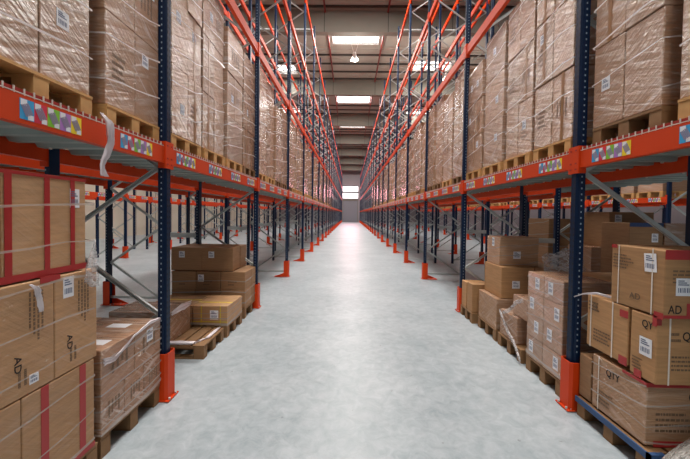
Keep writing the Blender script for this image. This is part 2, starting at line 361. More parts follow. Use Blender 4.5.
def guard_mb():
    p = MB(); a, b_ = 0.028, 0.075; c0 = -0.10
    # folded U round the front post
    p.prism([(c0, -b_), (a-0.02, -b_), (a, -b_+0.02), (a, b_-0.02), (a-0.02, b_), (c0, b_), (c0, b_-0.008), (a-0.024, b_-0.008), (a-0.008, b_-0.024), (a-0.008, -b_+0.024), (a-0.024, -b_+0.008), (c0, -b_+0.008)], 'Z', 0.0, 0.42, 'orange')
    return p
def guard_foot_mb():
    p = MB(); p.box(-0.34, 0.05, -0.085, 0.085, 0.008, 0.016, 'orange')
    p.add([(-0.1,-0.074,0.016),(-0.33,-0.074,0.016),(-0.1,-0.074,0.11),(-0.1,-0.068,0.016),(-0.33,-0.068,0.016),(-0.1,-0.068,0.11)], [(0,1,2),(3,5,4),(0,3,4,1),(1,4,5,2),(2,5,3,0)], 'orange')
    for sx, sy in ((-0.25, 0), (-0.15, 0.04), (0.04, -0.05), (0.04, 0.05)): p.lathe([(0.01, 0.0), (0.01, 0.016), (0, 0.016)], 'galv', 6, (sx, sy, 0.016))
    return p
BR = []
z = 0.12; s_ = 0
zz = [(0.10, 1), (0.75, 0), (1.40, 1), (2.05, 0)]
k = 0.10; side = 1
while k+0.65 <= HT-0.1:
    BR.append((k, side, k+0.65, 1-side)); k += 0.65; side = 1-side
FX, RX = -0.05, -DEP+0.05
def brace_mb(z0, s0, z1, s1):
    p = MB(); xa = RX+0.03 if s0 else FX-0.03; xb = RX+0.03 if s1 else FX-0.03
    P, Q = Vector((xa, 0, z0)), Vector((xb, 0, z1))
    # a folded C channel
    d = (Q-P); dn = d.normalized(); up = Vector((0,1,0)).cross(dn)
    p.obox((P+Q)/2+Vector((0,0.011,0)), d/2, up*0.017, Vector((0,0.002,0)), 'galv')
    p.obox((P+Q)/2+up*0.015, d/2, up*0.002, Vector((0,0.013,0)), 'galv')
    p.obox((P+Q)/2-up*0.015, d/2, up*0.002, Vector((0,0.013,0)), 'galv')
    return p
PROTO_MESH = {}
def frame_meshes():
    R = {}
    R['front_post'] = post_mb(-0.065, 0.0, 5.2, True).mesh('front_post'); R['rear_post'] = post_mb(-DEP, -DEP+0.065, 2.6, False).mesh('rear_post')
    R['front_post_plain'] = post_mb(-0.065, 0.0, 0, True).mesh('front_post'); R['rear_post_plain'] = post_mb(-DEP, -DEP+0.065, 0, False).mesh('rear_post')
    R['foot_front'] = foot_mb(-0.1, 0).mesh('base_plate'); R['foot_rear'] = foot_mb(-DEP, -DEP+0.1).mesh('base_plate')
    R['guard'] = guard_mb().mesh('column_guard'); R['guard_foot'] = guard_foot_mb().mesh('guard_foot')
    R['braces'] = [brace_mb(*a).mesh('brace') for a in BR]
    R['hbrace'] = [ (lambda p: (p.box(RX+0.03, FX-0.03, -0.013, 0.013, zz-0.02, zz+0.02, 'galv'), p)[1])(MB()).mesh('brace') for zz in (0.14, HT-0.12)]
    a = MB()
    def absorb(m_):
        vs = [tuple(v.co) for v in m_.vertices]
        for kk in range(len(m_.materials)):
            key = [k2 for k2 in MT if MT[k2] == m_.materials[kk]][0]
            fs = [tuple(p.vertices) for p in m_.polygons if p.material_index == kk]
            a.add(vs, fs, key)
    a2 = MB(); 
    for p in (post_mb(-0.065, 0.0, 0, True), post_mb(-DEP, -DEP+0.065, 0, False), guard_mb(), guard_foot_mb()): 
        o = len(a2.v); a2.v += p.v
        for f, mi in zip(p.f, p.m): a2.f.append(tuple(o+i for i in f)); a2.m.append(a2.mi(p.mats[mi]))
    for z0, s0, z1, s1 in BR:
        xa = RX+0.03 if s0 else FX-0.03; xb = RX+0.03 if s1 else FX-0.03
        a2.bar((xa, 0, z0), (xb, 0, z1), 0.026, 0.042, 'galv', (0,0,1))
    R['whole'] = a2.mesh('upright_frame')
    return R
FM = frame_meshes()
def make_frame(detail):
    if detail == 0:
        return link('upright_frame', FM['whole'])
    t = empty('upright_frame', (0,0,0))
    pl = '' if detail > 1 else '_plain'
    link('front_post', FM['front_post'+pl], t); link('rear_post', FM['rear_post'+pl], t)
    link('base_plate', FM['foot_front'], t); link('base_plate', FM['foot_rear'], t)
    g = link('column_guard', FM['guard'], t); link('guard_foot', FM['guard_foot'], g)
    for m_ in FM['braces']: link('brace', m_, t)
    for m_ in FM['hbrace']: link('brace', m_, t)
    return t
protos = {2: None, 1: None, 0: None}
def place_frame(x, y, rz, detail):
    if protos[detail] is None: protos[detail] = make_frame(detail); t = protos[detail]
    else: t = copy_tree(protos[detail])
    t.location = (x, y, 0); t.rotation_euler = (0, 0, rz)
    return t
PI = math.pi
# name, x of the faced (guarded) post face, rotation, first frame, last frame, words
ROWS = [('left rack', -1.597, 0, 1, NFR, 1.0), ('right rack', 1.925, PI, 1, NFR, 1.0),
        ('left rear rack', -4.27, PI, 1, NFR, 1.7), ('right rear rack', 4.60, 0, 2, NFR, 1.7),
        ('left outer rack', -7.8, 0, 3, 14, 2.6), ('right outer rack', 8.1, PI, 3, 14, 2.6),
        ('far left rack', -10.45, PI, 3, 14, 3.6), ('far right rack', 10.75, 0, 3, 14, 3.6)]
ROWWORD = {'left rack': 'left rack beside the aisle', 'right rack': 'right rack beside the aisle', 'left rear rack': 'rack backing the left one', 'right rear rack': 'rack backing the right one',
           'left outer rack': 'left rack across next aisle', 'right outer rack': 'right rack across next aisle', 'far left rack': 'outermost left rack', 'far right rack': 'outermost right rack'}
for name, x, rz, n0, n1, wgt in ROWS:
    for n in range(n0, n1+1):
        own = wgt == 1.0
        det = 2 if (own and n <= 3) or (wgt == 1.7 and n == 2) else 1 if (n <= 6 and wgt < 2) else 0
        t = place_frame(x, fy(n), rz, det)
        if n <= (10 if own else 7):
            lab = 'navy upright frame, %s from the camera, %s' % (ORD[n-n0+1], ROWWORD[name])
        else:
            lab = 'distant navy upright frame, %s' % ROWWORD[name]
        tag(t, lab, 'rack frame', 'upright frames of the %s' % name)

# beams: local frame x=0 the outer face, runs along +y from 0 to 2.7, top at z=0
BL = PITCH-0.10
def beam_body(k='orange'):
    p = MB()
    p.prism([(0, -0.14), (0, 0.0), (-0.030, 0.0), (-0.030, -0.025), (-0.052, -0.025), (-0.052, -0.14)], 'Y', 0, BL, k)
    return p
def conn(y0, y1):
    p = MB(); p.box(-0.055, 0.012, y0, y1, -0.185, 0.045, 'orange')
    for zz in (-0.15, -0.1, 0.01): p.box(0.012, 0.015, (y0+y1)/2-0.009, (y0+y1)/2+0.009, zz-0.006, zz+0.006, 'redlip')
    return p
bm_body = beam_body().mesh('beam_rail'); bm_c0 = conn(-0.05, 0.012).mesh('end_connector'); bm_c1 = conn(BL-0.012, BL+0.05).mesh('end_connector')
def whole_beam():
    p = beam_body(); 
    for q in (conn(-0.05, 0.012), conn(BL-0.012, BL+0.05)):
        o = len(p.v); p.v += q.v
        for f, mi in zip(q.f, q.m): p.f.append(tuple(o+i for i in f)); p.m.append(p.mi(q.mats[mi]))
    return p
wb = whole_beam(); bm_whole = wb.mesh('rack_beam')
# colour coded location strip: five squares with a tilted bar code
def strip_mb(y0, flip):
    p = MB(); w_ = 0.072; order = ['c_blue', 'c_red', 'c_green', 'c_violet', 'c_yellow']
    for i in range(5):
        c = order[i]
        a = y0+i*w_; p.box(0.0, 0.0012, a, a+w_, -0.118, -0.018, c)
        p.box(0.0012, 0.0018, a+0.004, a+w_*0.5, -0.05, -0.02, 'paper'); p.box(0.0012, 0.0018, a+w_*0.55, a+w_-0.003, -0.115, -0.09, 'paper')
        cy_, cz_ = a+w_/2, -0.068
        for j in range(5):
            o_ = (j-2)*0.0085
            p.obox((0.002, cy_+o_*0.9, cz_+o_*0.45), (0, -0.013, 0.026), (0, 0.0028, 0.001), (0.0005, 0, 0), 'barcode')
    return p
strip_mesh = {}
def strips(parent, flip, n=4):
    for kk in range(4):
        key = (kk, flip)
        yy = (0.12 if flip else 0.085)+kk*0.69
        if flip: yy = BL-yy-0.36
        if key not in strip_mesh: strip_mesh[key] = strip_mb(yy, flip).mesh('location_label')
        link('location_label', strip_mesh[key], parent)
beams = []
for name, x, rz, n0, n1, wgt in ROWS:
    for n in range(max(n0, 1)-(1 if wgt == 1.0 else 0), n1):
        for li, lz in enumerate(LEVELS):
            if lz-1.66 > 0.66*(fy(n+1)) + 0.25*(n > 3): continue       # above the picture
            if wgt > 2 and li == 3 and n > 9: continue
            for fr in (1, 0):
                beams.append((fy(n)*wgt*(1.0 if fr else 1.15)*(1 if li else 0.8)+1, name, x, rz, n, li, lz, fr, wgt))
beams.sort(key=lambda b: b[0])
rest = MB()
for idx, (pr_, name, x, rz, n, li, lz, fr, wgt) in enumerate(beams):
    sgn = 1 if rz == 0 else -1            # outward x of the row
    # outward facing beam on the front posts, or on the rear posts
    if fr: bx, brz = x-sgn*0.004, rz
    else: bx, brz = x-sgn*(DEP-0.004), rz+PI
    fwd = abs(math.cos(brz)-1) < 1e-6     # runs +y in the world
    by = fy(n)+0.05 if fwd else fy(n+1)-0.05
    if idx < 298:
        if n <= 5 and wgt < 2:
            t = empty('rack_beam', (bx, by, lz), brz)
            link('beam_rail', bm_body, t); link('end_connector', bm_c0, t); link('end_connector', bm_c1, t)
            if li == 0 and fr and wgt == 1.0: strips(t, not fwd)
        else:
            t = link('rack_beam', bm_whole, None, (bx, by, lz), brz)
            if li == 0 and fr and wgt in (1.0, 2.6) and n <= 9: strips(t, not fwd)
        lab = 'orange beam, %s level, %s edge, %s bay of the %s' % (ORD[li+1], 'front' if fr else 'rear', ORD[n+1], ROWWORD[name])
        tag(t, lab, 'rack beam', 'orange beams of the %s' % name, 'thing')
    else:
        c_, s__ = math.cos(brz), math.sin(brz); o = len(rest.v)
        rest.v += [(bx+c_*a-s__*b_, by+s__*a+c_*b_, lz+c2) for a, b_, c2 in wb.v]
        for f, mi in zip(wb.f, wb.m): rest.f.append(tuple(o+i for i in f)); rest.m.append(rest.mi(wb.mats[mi]))
tag(rest.build('distant_beams'), 'orange beams of the racks far down the warehouse', 'rack beams', 'distant rack beams', 'stuff')

# row spacers between back to back frames
for side, xa, xb in (('left', -2.70, -3.19), ('right', 3.03, 3.52)):
    for n in range(2, 10):
        for zi, zz in enumerate((1.25, 5.3)):
            p = MB(); p.box(min(xa, xb), max(xa, xb), fy(n)-0.02, fy(n)+0.02, zz-0.04, zz+0.04, 'galv')
            tag(p.build('row_spacer', loc=((xa+xb)/2, fy(n), zz)), '%s grey spacer joining the %s back-to-back racks at their %s frames' % (('low', 'high')[zi], side, ORD[n]), 'spacer', 'row spacers of the %s racks' % side)

# decks on level one (own racks, and the racks backing them)
def deck_mb(dep, comb):
    p = MB(); n = 12; w_ = BL/n
    for i in range(n):
        a = i*w_+0.001; b_ = (i+1)*w_-0.001; c0, c1 = a+0.06, b_-0.06
        p.prism([(a, 0.0), (b_, 0.0), (b_, -0.006), (c1, -0.006), (c1-0.008, -0.046), (c0+0.03, -0.046), (c0, -0.006), (a, -0.006)], 'X', -dep+0.03, -0.034, 'deck')
        if i % 2 == 1: p.lathe([(0.012, 0), (0.012, -0.012), (0, -0.014)], 'wire', 8, (-dep+0.12, (c0+c1)/2, -0.046)); 
    return p
def comb_mb():
    p = MB(); p.box(-0.012, -0.008, 0.02, BL-0.02, 0.0, 0.024, 'redlip')
    y = 0.04
    while y < BL-0.03:
        p.box(-0.008, -0.003, y-0.003, y+0.003, -0.004, 0.029, 'wire'); y += 0.05
    p.box(-0.008, -0.003, 0.02, BL-0.02, 0.0, 0.005, 'wire')
    return p
dk = deck_mb(DEP-0.06, True).mesh('deck_panel'); cb = comb_mb().mesh('mesh_edge'); 
for name, x, rz, n0, n1, wgt in ROWS:
    if wgt > 2: continue
    for n in range(0 if wgt == 1.0 else 1, 18 if wgt == 1.0 else 9):
        fwd = rz == 0; sg = 1 if fwd else -1
        by = fy(n)+0.05 if fwd else fy(n+1)-0.05
        t = empty('shelf_deck', (x-sg*0.0, by, LEVELS[0]+0.002), rz)
        link('deck_panel', dk, t)
        if wgt == 1.0 and n < 9: link('mesh_edge', cb, t)
        lab = 'grey steel shelf deck, %s bay, %s' % (ORD[n+1], ROWWORD[name])
        tag(t, lab, 'shelf deck', 'shelf decks of the %s' % name)

# ---------------------------------------------------------------- pallets, cartons
def pallet_parts(lx, ly, mat, h=0.155):
    """centred in x and y, boards along y on top"""
    P = []
    p = MB(); n = 7; bw = lx/n
    for i in range(n):
        a = -lx/2+i*bw; p.box(a+(0.012 if i else 0), a+bw-(0.012 if i < n-1 else 0), -ly/2, ly/2, h-0.017, h, mat)
    for yy in (-ly/2, -0.045, ly/2-0.09): p.box(-lx/2+0.004, lx/2-0.004, yy, yy+0.09, h-0.034, h-0.017, mat)
    P.append(('top_boards', p))
    for i, xx in enumerate((-lx/2, -0.06, lx/2-0.12)):
        for j, yy in enumerate((-ly/2, -0.05, ly/2-0.09)):
            q = MB(); q.box(xx+0.002, xx+0.118, yy+0.002, yy+0.088, 0.018, h-0.034, mat); P.append(('block', q))
    for yy in (-ly/2, -0.045, ly/2-0.09):
        p = MB(); p.box(-lx/2+0.004, lx/2-0.004, yy, yy+0.09, 0, 0.018, mat); P.append(('bottom_board', p))
    return P
pal_cache = {}
def pallet(x0, x1, y0, y1, z, label, group, mat=None, detail=True, rot=0):
    mat = mat or 'wood_grey'
    lx, ly = round(x1-x0, 2), round(y1-y0, 2); key = (lx, ly, mat, detail)
    cx, cy = (x0+x1)/2, (y0+y1)/2
    if key not in pal_cache:
        P = pallet_parts(lx, ly, mat)
        if detail: pal_cache[key] = [(nm, p.mesh(nm)) for nm, p in P]
        else:
            a = MB()
            for nm, p in P:
                o = len(a.v); a.v += p.v
                for f, mi in zip(p.f, p.m): a.f.append(tuple(o+i for i in f)); a.m.append(a.mi(p.mats[mi]))
            pal_cache[key] = a.mesh('pallet')
    if detail:
        t = empty('pallet', (cx, cy, z), rot)
        for nm, me in pal_cache[key]: link(nm, me, t)
    else: t = link('pallet', pal_cache[key], None, (cx, cy, z), rot)
    return tag(t, label, 'pallet', group)
box_cache = {}
def carton_mesh(lx, ly, lz, mat):
    key = (round(lx, 2), round(ly, 2), round(lz, 2), mat)
    if key in box_cache: return box_cache[key]
    lx, ly, lz = key[:3]
    bm = bmesh.new(); bmesh.ops.create_cube(bm, size=1)
    for v in bm.verts: v.co = (v.co.x*lx, v.co.y*ly, (v.co.z+0.5)*lz)
    bmesh.ops.bevel(bm, geom=list(bm.edges), offset=0.007, segments=2, affect='EDGES', profile=0.5)
    # flap seam on the lid
    me = bpy.data.meshes.new('carton'); bm.to_mesh(me); bm.free(); me.materials.append(MT[mat])
    box_cache[key] = me
    return me
def carton(x0, x1, y0, y1, z0, z1, label, group='cartons on the shelves', mat='card', rot=0, tilt=(0, 0), name='carton'):
    g = 0.002
    o = link(name, carton_mesh(x1-x0-g, y1-y0-g, z1-z0-g, mat), None, ((x0+x1)/2, (y0+y1)/2, z0+0.001), rot)
    o.rotation_euler = (tilt[0], tilt[1], rot)
    return tag(o, label, 'carton', group)
def part(o, name, mb_, label=None):
    """mb_ in world coordinates; only for unrotated parents"""
    me = mb_.mesh(name, o.location); c = bpy.data.objects.new(name, me); COL.objects.link(c); c.parent = o
    if label: c['label'] = label
    return c
def stamp(o, mb_):
    if not mb_.v: return
    me = o.data.copy(); add = mb_.mesh('printing', o.location); bm = bmesh.new(); bm.from_mesh(me)
    off = len(me.materials)
    for m_ in add.materials: me.materials.append(m_)
    vs = [bm.verts.new(v.co) for v in add.vertices]
    for f in add.polygons:
        nf = bm.faces.new([vs[i] for i in f.vertices]); nf.material_index = off+f.material_index
    bm.to_mesh(me); bm.free(); bpy.data.meshes.remove(add); o.data = me
# face helper: side '+X' '-X' '-Y' of a world box
class Face:
    def __init__(s, o, side, x0, x1, y0, y1, z0, z1):
        s.o = o; s.side = side; s.z0, s.z1 = z0, z1
        if side == '+X': s.org = Vector((x1, y0, z0)); s.u = Vector((0, 1, 0)); s.n = Vector((1, 0, 0)); s.w = y1-y0
        if side == '-X': s.org = Vector((x0, y1, z0)); s.u = Vector((0, -1, 0)); s.n = Vector((-1, 0, 0)); s.w = y1-y0
        if side == '-Y': s.org = Vector((x0, y0, z0)); s.u = Vector((1, 0, 0)); s.n = Vector((0, -1, 0)); s.w = x1-x0
        s.v = Vector((0, 0, 1)); s.h = z1-z0
    def rect(s, p, u0, u1, v0, v1, k, t=0.0012, lift=0.0, ang=0.0):
        c = s.org+s.u*((u0+u1)/2*s.w)+s.v*((v0+v1)/2*s.h)+s.n*(lift+t/2)
        a = s.u*((u1-u0)/2*s.w); b_ = s.v*((v1-v0)/2*s.h)
        if ang:
            R_ = Matrix.Rotation(ang, 3, s.n); a = R_ @ a; b_ = R_ @ b_
        p.obox(c, a, b_, s.n*t/2, k)
    def label(s, u, v, wm=0.10, hm=0.13, ang=0.0):
        p = MB(); du, dv = wm/s.w/2, hm/s.h/2
        s.rect(p, u-du, u+du, v-dv, v+dv, 'paper', 0.001, 0.0, ang)
        for i in range(7):
            a = u-du*0.75+i*du*0.22; s.rect(p, a, a+du*(0.08+0.05*(i % 2)), v-dv*0.62, v-dv*0.1, 'inkblue', 0.0006, 0.001)
        for i in range(3): s.rect(p, u-du*0.75, u+du*(0.6-0.3*i), v+dv*(0.2+0.22*i), v+dv*(0.32+0.22*i), 'inkblue', 0.0006, 0.001)
        part(s.o, 'shipping_label', p, 'white shipping label')
    def vtape(s, u, k='redtape', wm=0.05, v0=0, v1=1, name='packing_tape', label='red packing tape'):
        p = MB(); d = wm/s.w/2; s.rect(p, u-d, u+d, v0, v1, k, 0.0012, 0.0003); part(s.o, name, p, label)
    def htape(s, v, k='redtape', hm=0.05, u0=0, u1=1, name='packing_tape', label='red packing tape'):
        p = MB(); d = hm/s.h/2; s.rect(p, u0, u1, v-d, v+d, k, 0.0012, 0.0005); part(s.o, name, p, label)
    def lines(s, u0, u1, v0, v1, n, vertical=False, k='faint'):
        p = MB(); rnd = random.Random(int(abs(u0*1000+v0*777))+n)
        for i in range(n):
            if not vertical:
                vv = v1-(v1-v0)*(i+0.5)/n; hh = (v1-v0)/n*0.22; a = u0
                end = u0+(u1-u0)*rnd.uniform(0.55, 1)
                while a < end:
                    b_ = min(end, a+(u1-u0)*rnd.uniform(0.03, 0.12)); s.rect(p, a, b_, vv-hh, vv+hh, k, 0.0006, 0.0002); a = b_+(u1-u0)*0.025
            else:
                uu = u0+(u1-u0)*(i+0.5)/n; hh = (u1-u0)/n*0.22; a = v1; end = v1-(v1-v0)*rnd.uniform(0.55, 1)
                while a > end:
                    b_ = max(end, a-(v1-v0)*rnd.uniform(0.03, 0.1)); s.rect(p, uu-hh, uu+hh, b_, a, k, 0.0006, 0.0002); a = b_-(v1-v0)*0.02
        stamp(s.o, p)
    def text(s, body, u, v, size, k='ink', rot=0.0, cx=0.8):
        cu = bpy.data.curves.new('printed_letters', 'FONT'); cu.body = body; cu.size = size; cu.align_x = 'CENTER'; cu.align_y = 'CENTER'; cu.extrude = 0.0004; cu.resolution_u = 3; cu.offset = size*0.008
        tmp = bpy.data.objects.new('tmp_text', cu); COL.objects.link(tmp)
        bpy.context.view_layer.update()
        me = bpy.data.meshes.new_from_object(tmp.evaluated_get(bpy.context.evaluated_depsgraph_get()))
        COL.objects.unlink(tmp); bpy.data.objects.remove(tmp)
        R_ = Matrix((s.u*cx, s.v, s.n)).transposed().to_4x4()
        org = s.org+s.u*u*s.w+s.v*v*s.h+s.n*0.0006-Vector(s.o.location)
        me.transform(Matrix.Translation(org) @ R_ @ Matrix.Rotation(rot, 4, 'Z'))
        me.materials.clear(); me.materials.append(MT[k])
        c = bpy.data.objects.new('printed_letters', me); COL.objects.link(c); c.parent = s.o
def box_faces(o, x0, x1, y0, y1, z0, z1, aisle):
    return Face(o, aisle, x0, x1, y0, y1, z0, z1), Face(o, '-Y', x0, x1, y0, y1, z0, z1)

# film roped round a load: slanting bands in one piece of film per load
def film_bands(x0, x1, y0, y1, z0, z1, n, label, group, seed, wdt=0.013, skirt=True, pieces=0, name='stretch_film', aisle=1, thin=None):
    """one unbroken strip of film: a wide turn round the foot, a spiral up the load and a spiral back down"""
    rnd = random.Random(seed); cx, cy = (x0+x1)/2, (y0+y1)/2; e = 0.003
    H = z1-z0; pts = []      # (x, y, z, half width)
    cyc = [(x0-e, y0-e), (x1+e, y0-e), (x1+e, y1+e), (x0-e, y1+e)]
    def turns(k, za, zb, w, off, sgn=1):
        tot = k*4
        for i in range(tot+1):
            c = cyc[(i*sgn) % 4]; nx_ = cyc[((i+1)*sgn) % 4]; t0, t1 = i/tot, (i+1)/tot
            for q in range(4 if i < tot else 1):
                u = q/4; t = t0+(t1-t0)*u; zz_ = za+(zb-za)*t
                if 0 < t < 1: zz_ += rnd.uniform(-0.006, 0.006)+0.02*math.sin(i*1.7+seed)
                zz_ = max(z0+w, min(z1-w, zz_))
                ex = off*(1 if c[0] > cx else -1), off*(1 if c[1] > cy else -1)
                ex2 = off*(1 if nx_[0] > cx else -1), off*(1 if nx_[1] > cy else -1)
                pts.append(((c[0]+ex[0])*(1-u)+(nx_[0]+ex2[0])*u, (c[1]+ex[1])*(1-u)+(nx_[1]+ex2[1])*u, zz_, w*rnd.uniform(0.5, 1.4)))
    if skirt: turns(1, z0+0.02, z0+0.03, 0.014, 0)
    turns(n+1, z0+H*0.06, z1-0.02, wdt/2, 0.001)
    p = MB(); vs = []
    for x_, y_, z_, w_ in pts: vs += [(x_, y_, z_-w_), (x_, y_, z_+w_)]
    p.add(vs, [(2*i, 2*i+2, 2*i+3, 2*i+1) for i in range(len(pts)-1)], 'band_thin' if z0 < 2 else 'band')
    o = p.build(name, loc=(cx, cy, z0)); return tag(o, label, 'stretch film', group)

SZ = LEVELS[0]+0.004; PH = 0.155
TIER = {1: ['only'], 2: ['lower', 'upper'], 3: ['bottom', 'middle', 'top'], 4: ['bottom', 'second', 'third', 'top']}
rr = random.Random(11)
far_boxes = MB()
n_cart = 0
def load(side, bay, k, y0, y1, H=None, cols=None, tiers=None):
    """a pallet load of wrapped cartons on the first shelf level"""
    global n_cart
    s = 1 if side == 'left' else -1; xf = -1.63 if side == 'left' else 1.96
    H = H or rr.choice([1.9, 1.86, 1.72, 1.78, 1.62, 1.82]); cols = cols or rr.choice([2, 2, 2, 1]); tiers = tiers or rr.choice([3, 3, 3, 4, 2])
    px0, px1 = (xf-1.02, xf-0.01) if s > 0 else (xf+0.01, xf+1.02)
    where = '%s load, %s bay, %s shelf' % (ORD[k+1], ORD[bay+1], side)
    pal = 'wood' if rr.random() < 0.7 else 'wood_grey'
    pallet(px0, px1, y0, y1, SZ, 'wooden pallet under the ' + where, 'pallets on the %s shelf' % side, pal, detail=bay <= 3)
    z0 = SZ+PH; dx = 0.62; inset = rr.uniform(0.0, 0.03)
    bx0, bx1 = (xf-dx-inset, xf-inset) if s > 0 else (xf+inset, xf+dx+inset)
    cw = (y1-y0)/cols; th = H/tiers; full = bay <= 5
    for t in range(tiers):
        for c in range(cols):
            j = rr.uniform(0, 0.012)
            a = (bx0-j*s, bx1-j*s, y0+c*cw, y0+(c+1)*cw, z0+t*th, z0+(t+1)*th)
            if full:
                colw = {2: ['near', 'far'], 1: ['single']}[cols][c]
                o = carton(*a, 'wrapped brown carton, %s tier, %s column, %s' % (TIER[tiers][t], colw, where), 'wrapped cartons on the %s shelf' % side, 'card_film')
                n_cart += 1
                f, g = box_faces(o, *a, '+X' if s > 0 else '-X')
                if bay <= 1:
                    if rr.random() < 0.5: f.label(rr.uniform(0.3, 0.7), rr.uniform(0.35, 0.75), 0.08, 0.1)
                    if rr.random() < 0.55: f.lines(0.2, 0.75, 0.3, 0.6, 4, vertical=rr.random() < 0.5)
                    if rr.random() < 0.2: f.vtape(0.5, 'browntape', 0.035, 0, 1, label='brown packing tape')
            else:
                far_boxes.box(a[0]+0.002, a[1]-0.002, a[2]+0.003, a[3]-0.003, a[4]+0.002, a[5]-0.002, 'card_film')
    # the load's second rank of cartons, behind the first
    film_bands(bx0, bx1, y0, y1, z0, z0+H, (5 if bay <= 1 else 4), 'clear stretch film roped round the ' + where, 'stretch film on the %s shelf' % side, bay*10+k+(100 if s > 0 else 200), 0.011 if bay < 3 else 0.014, False, 10 if bay <= 2 else 4, aisle=s)
for side in ('left', 'right'):
    for bay in range(0, 11):
        ys0 = fy(bay)
        for k in range(4):
            y0 = ys0+0.12+0.68*k; y1 = y0+0.60
            H = c = t = None
            if bay == 0:
                if k < 2: continue
                y0, y1 = (1.38, 2.05) if k == 2 else (2.17, 2.775)
                if side == 'right': y0, y1 = (1.36, 2.01) if k == 2 else (2.11, 2.70)
                H = 1.9; c = 2; t = 2 if side == 'left' else 3
                if k == 3 and side == 'left': t = 3
            elif bay == 1: H = [1.92, 1.92, 1.74, 1.76][k] if side == 'left' else [1.94, 1.86, 1.84, 1.66][k]; c = [2, 2, 1, 2][k]; t = 3
            if bay == 10 and k > 1: continue
            load(side, bay, k, y0, y1, H, c, t)
o = far_boxes.build('distant_cartons'); tag(o, 'brown wrapped cartons on the shelf far down both racks', 'cartons', 'distant wrapped cartons', 'stuff')

# ---------------------------------------------------------------- ground level, left, first bay: three tiers of tall cartons
XLF = -1.62
GL = 'cartons of the tall stack at the left'
pallet(XLF-1.0, XLF+0.0, 1.26, 2.06, 0, 'wooden pallet under the tall red-taped stack at the left', 'pallets on the floor')
tiers_ = [(0.158, 0.718, 'bottom', 'pale carton striped with red tape'), (0.722, 1.298, 'middle', 'tall brown carton printed with letters'), (1.302, 1.852, 'top', 'carton boxed in by red tape')]
for ti, (z0, z1, tw, desc) in enumerate(tiers_):
    edges = {0: [1.27, 1.57, 2.035], 1: [1.20, 1.46, 1.755, 2.055], 2: [1.22, 1.50, 1.99]}[ti]
    for i in range(len(edges)-1):
        y0, y1 = edges[i], edges[i+1]; x0, x1 = XLF-0.5, XLF-(0.0, -0.0, 0.015)[ti]
        pos = {2: ['nearer the camera', 'at the far end'], 3: ['nearest the camera', 'in the centre', 'at the far end']}[len(edges)-1][i]
        o = carton(x0, x1, y0, y1, z0, z1, '%s, %s tier of tall left stack, %s' % (desc, tw, pos.replace('at the ', '')), GL, 'card_thin')
        f, g = box_faces(o, x0, x1, y0, y1, z0, z1, '+X')
        if ti == 0:
            if i == 1: f.vtape(0.27, wm=0.045); f.vtape(0.80, wm=0.045); f.htape(0.02, u0=0.5, hm=0.03)
            else: f.vtape(0.55, wm=0.05)
        elif ti == 1:
            f.text('AD', 0.32, 0.30, 0.062, rot=-PI/2)
            f.lines(0.50, 0.80, 0.45, 0.9, 4, True); f.lines(0.3, 0.5, 0.08, 0.24, 2, True)
            if i == 2: f.label(0.30, 0.86, 0.07, 0.12); f.htape(0.985, u0=0.0, u1=0.12, hm=0.03)
            if i == 1: f.htape(0.985, u0=0.72, u1=1.0, hm=0.035); f.label(0.6, 0.12, 0.05, 0.05)
        else:
            f.htape(0.035, hm=0.035, u0=0, u1=1); f.htape(0.982, hm=0.018)
            if i == 1: f.vtape(0.06, wm=0.035, v1=1); f.vtape(0.47, wm=0.032); f.vtape(0.80, wm=0.03); f.label(0.83, 0.78, 0.065, 0.11)
            else: f.vtape(0.25, wm=0.05)
            # taped lid edge
        if i == len(edges)-2: pass
film_bands(XLF-0.5, XLF, 1.2, 2.03, 0.16, 1.85, 6, 'clear stretch film roped round the tall red-taped stack at the left', 'stretch film on the floor stacks', 5, 0.012, True, 6)

def wisp(pts, widths, label, side=(0, 1, 0), mat='film_thick', name='film_scrap', folds=3):
    """a crumpled hanging ribbon of film"""
    p = MB(); rnd = random.Random(len(label)); sd = Vector(side); pts = [Vector(a) for a in pts]
    # refine
    fine = []; fw = []
    for i in range(len(pts)-1):
        for q in range(4):
            t_ = q/4; fine.append(pts[i].lerp(pts[i+1], t_)); fw.append(widths[i]*(1-t_)+widths[i+1]*t_)
    fine.append(pts[-1]); fw.append(widths[-1]); m_ = 7; vs = []; fs = []
    for i, c in enumerate(fine):
        d = (fine[min(i+1, len(fine)-1)]-fine[max(i-1, 0)]).normalized(); nrm = d.cross(sd).normalized()
        for j in range(m_):
            u = j/(m_-1)-0.5
            vs.append(c+sd*(u*fw[i]*(1+rnd.uniform(-0.15, 0.15)))+nrm*(math.sin(j*2.1+i*0.35)*min(fw[i]*0.22, 0.014)+rnd.uniform(-0.003, 0.003)))
    for i in range(len(fine)-1):
        for j in range(m_-1): a = i*m_+j; fs.append((a, a+1, a+m_+1, a+m_))
    p.add(vs, fs, mat); o = p.build(name, loc=tuple(pts[0]))
    for pl in o.data.polygons: pl.use_smooth = True
    md = o.modifiers.new('thickness', 'SOLIDIFY'); md.thickness = 0.0015
    return tag(o, label, 'film scrap', 'loose film scraps')
wisp([(-1.56, 2.02, 2.27), (-1.545, 2.06, 2.22), (-1.55, 2.09, 2.12), (-1.56, 2.07, 2.02), (-1.57, 2.04, 1.95), (-1.57, 2.05, 1.88)], [0.03, 0.06, 0.055, 0.05, 0.04, 0.06], 'torn whitish film hanging over the orange beam above the tall left stack')
wisp([(-1.60, 1.60, 1.285), (-1.595, 1.625, 1.26), (-1.60, 1.65, 1.20), (-1.60, 1.66, 1.13)], [0.015, 0.03, 0.03, 0.022], 'white film tail drooping on the middle tier of the tall left stack')
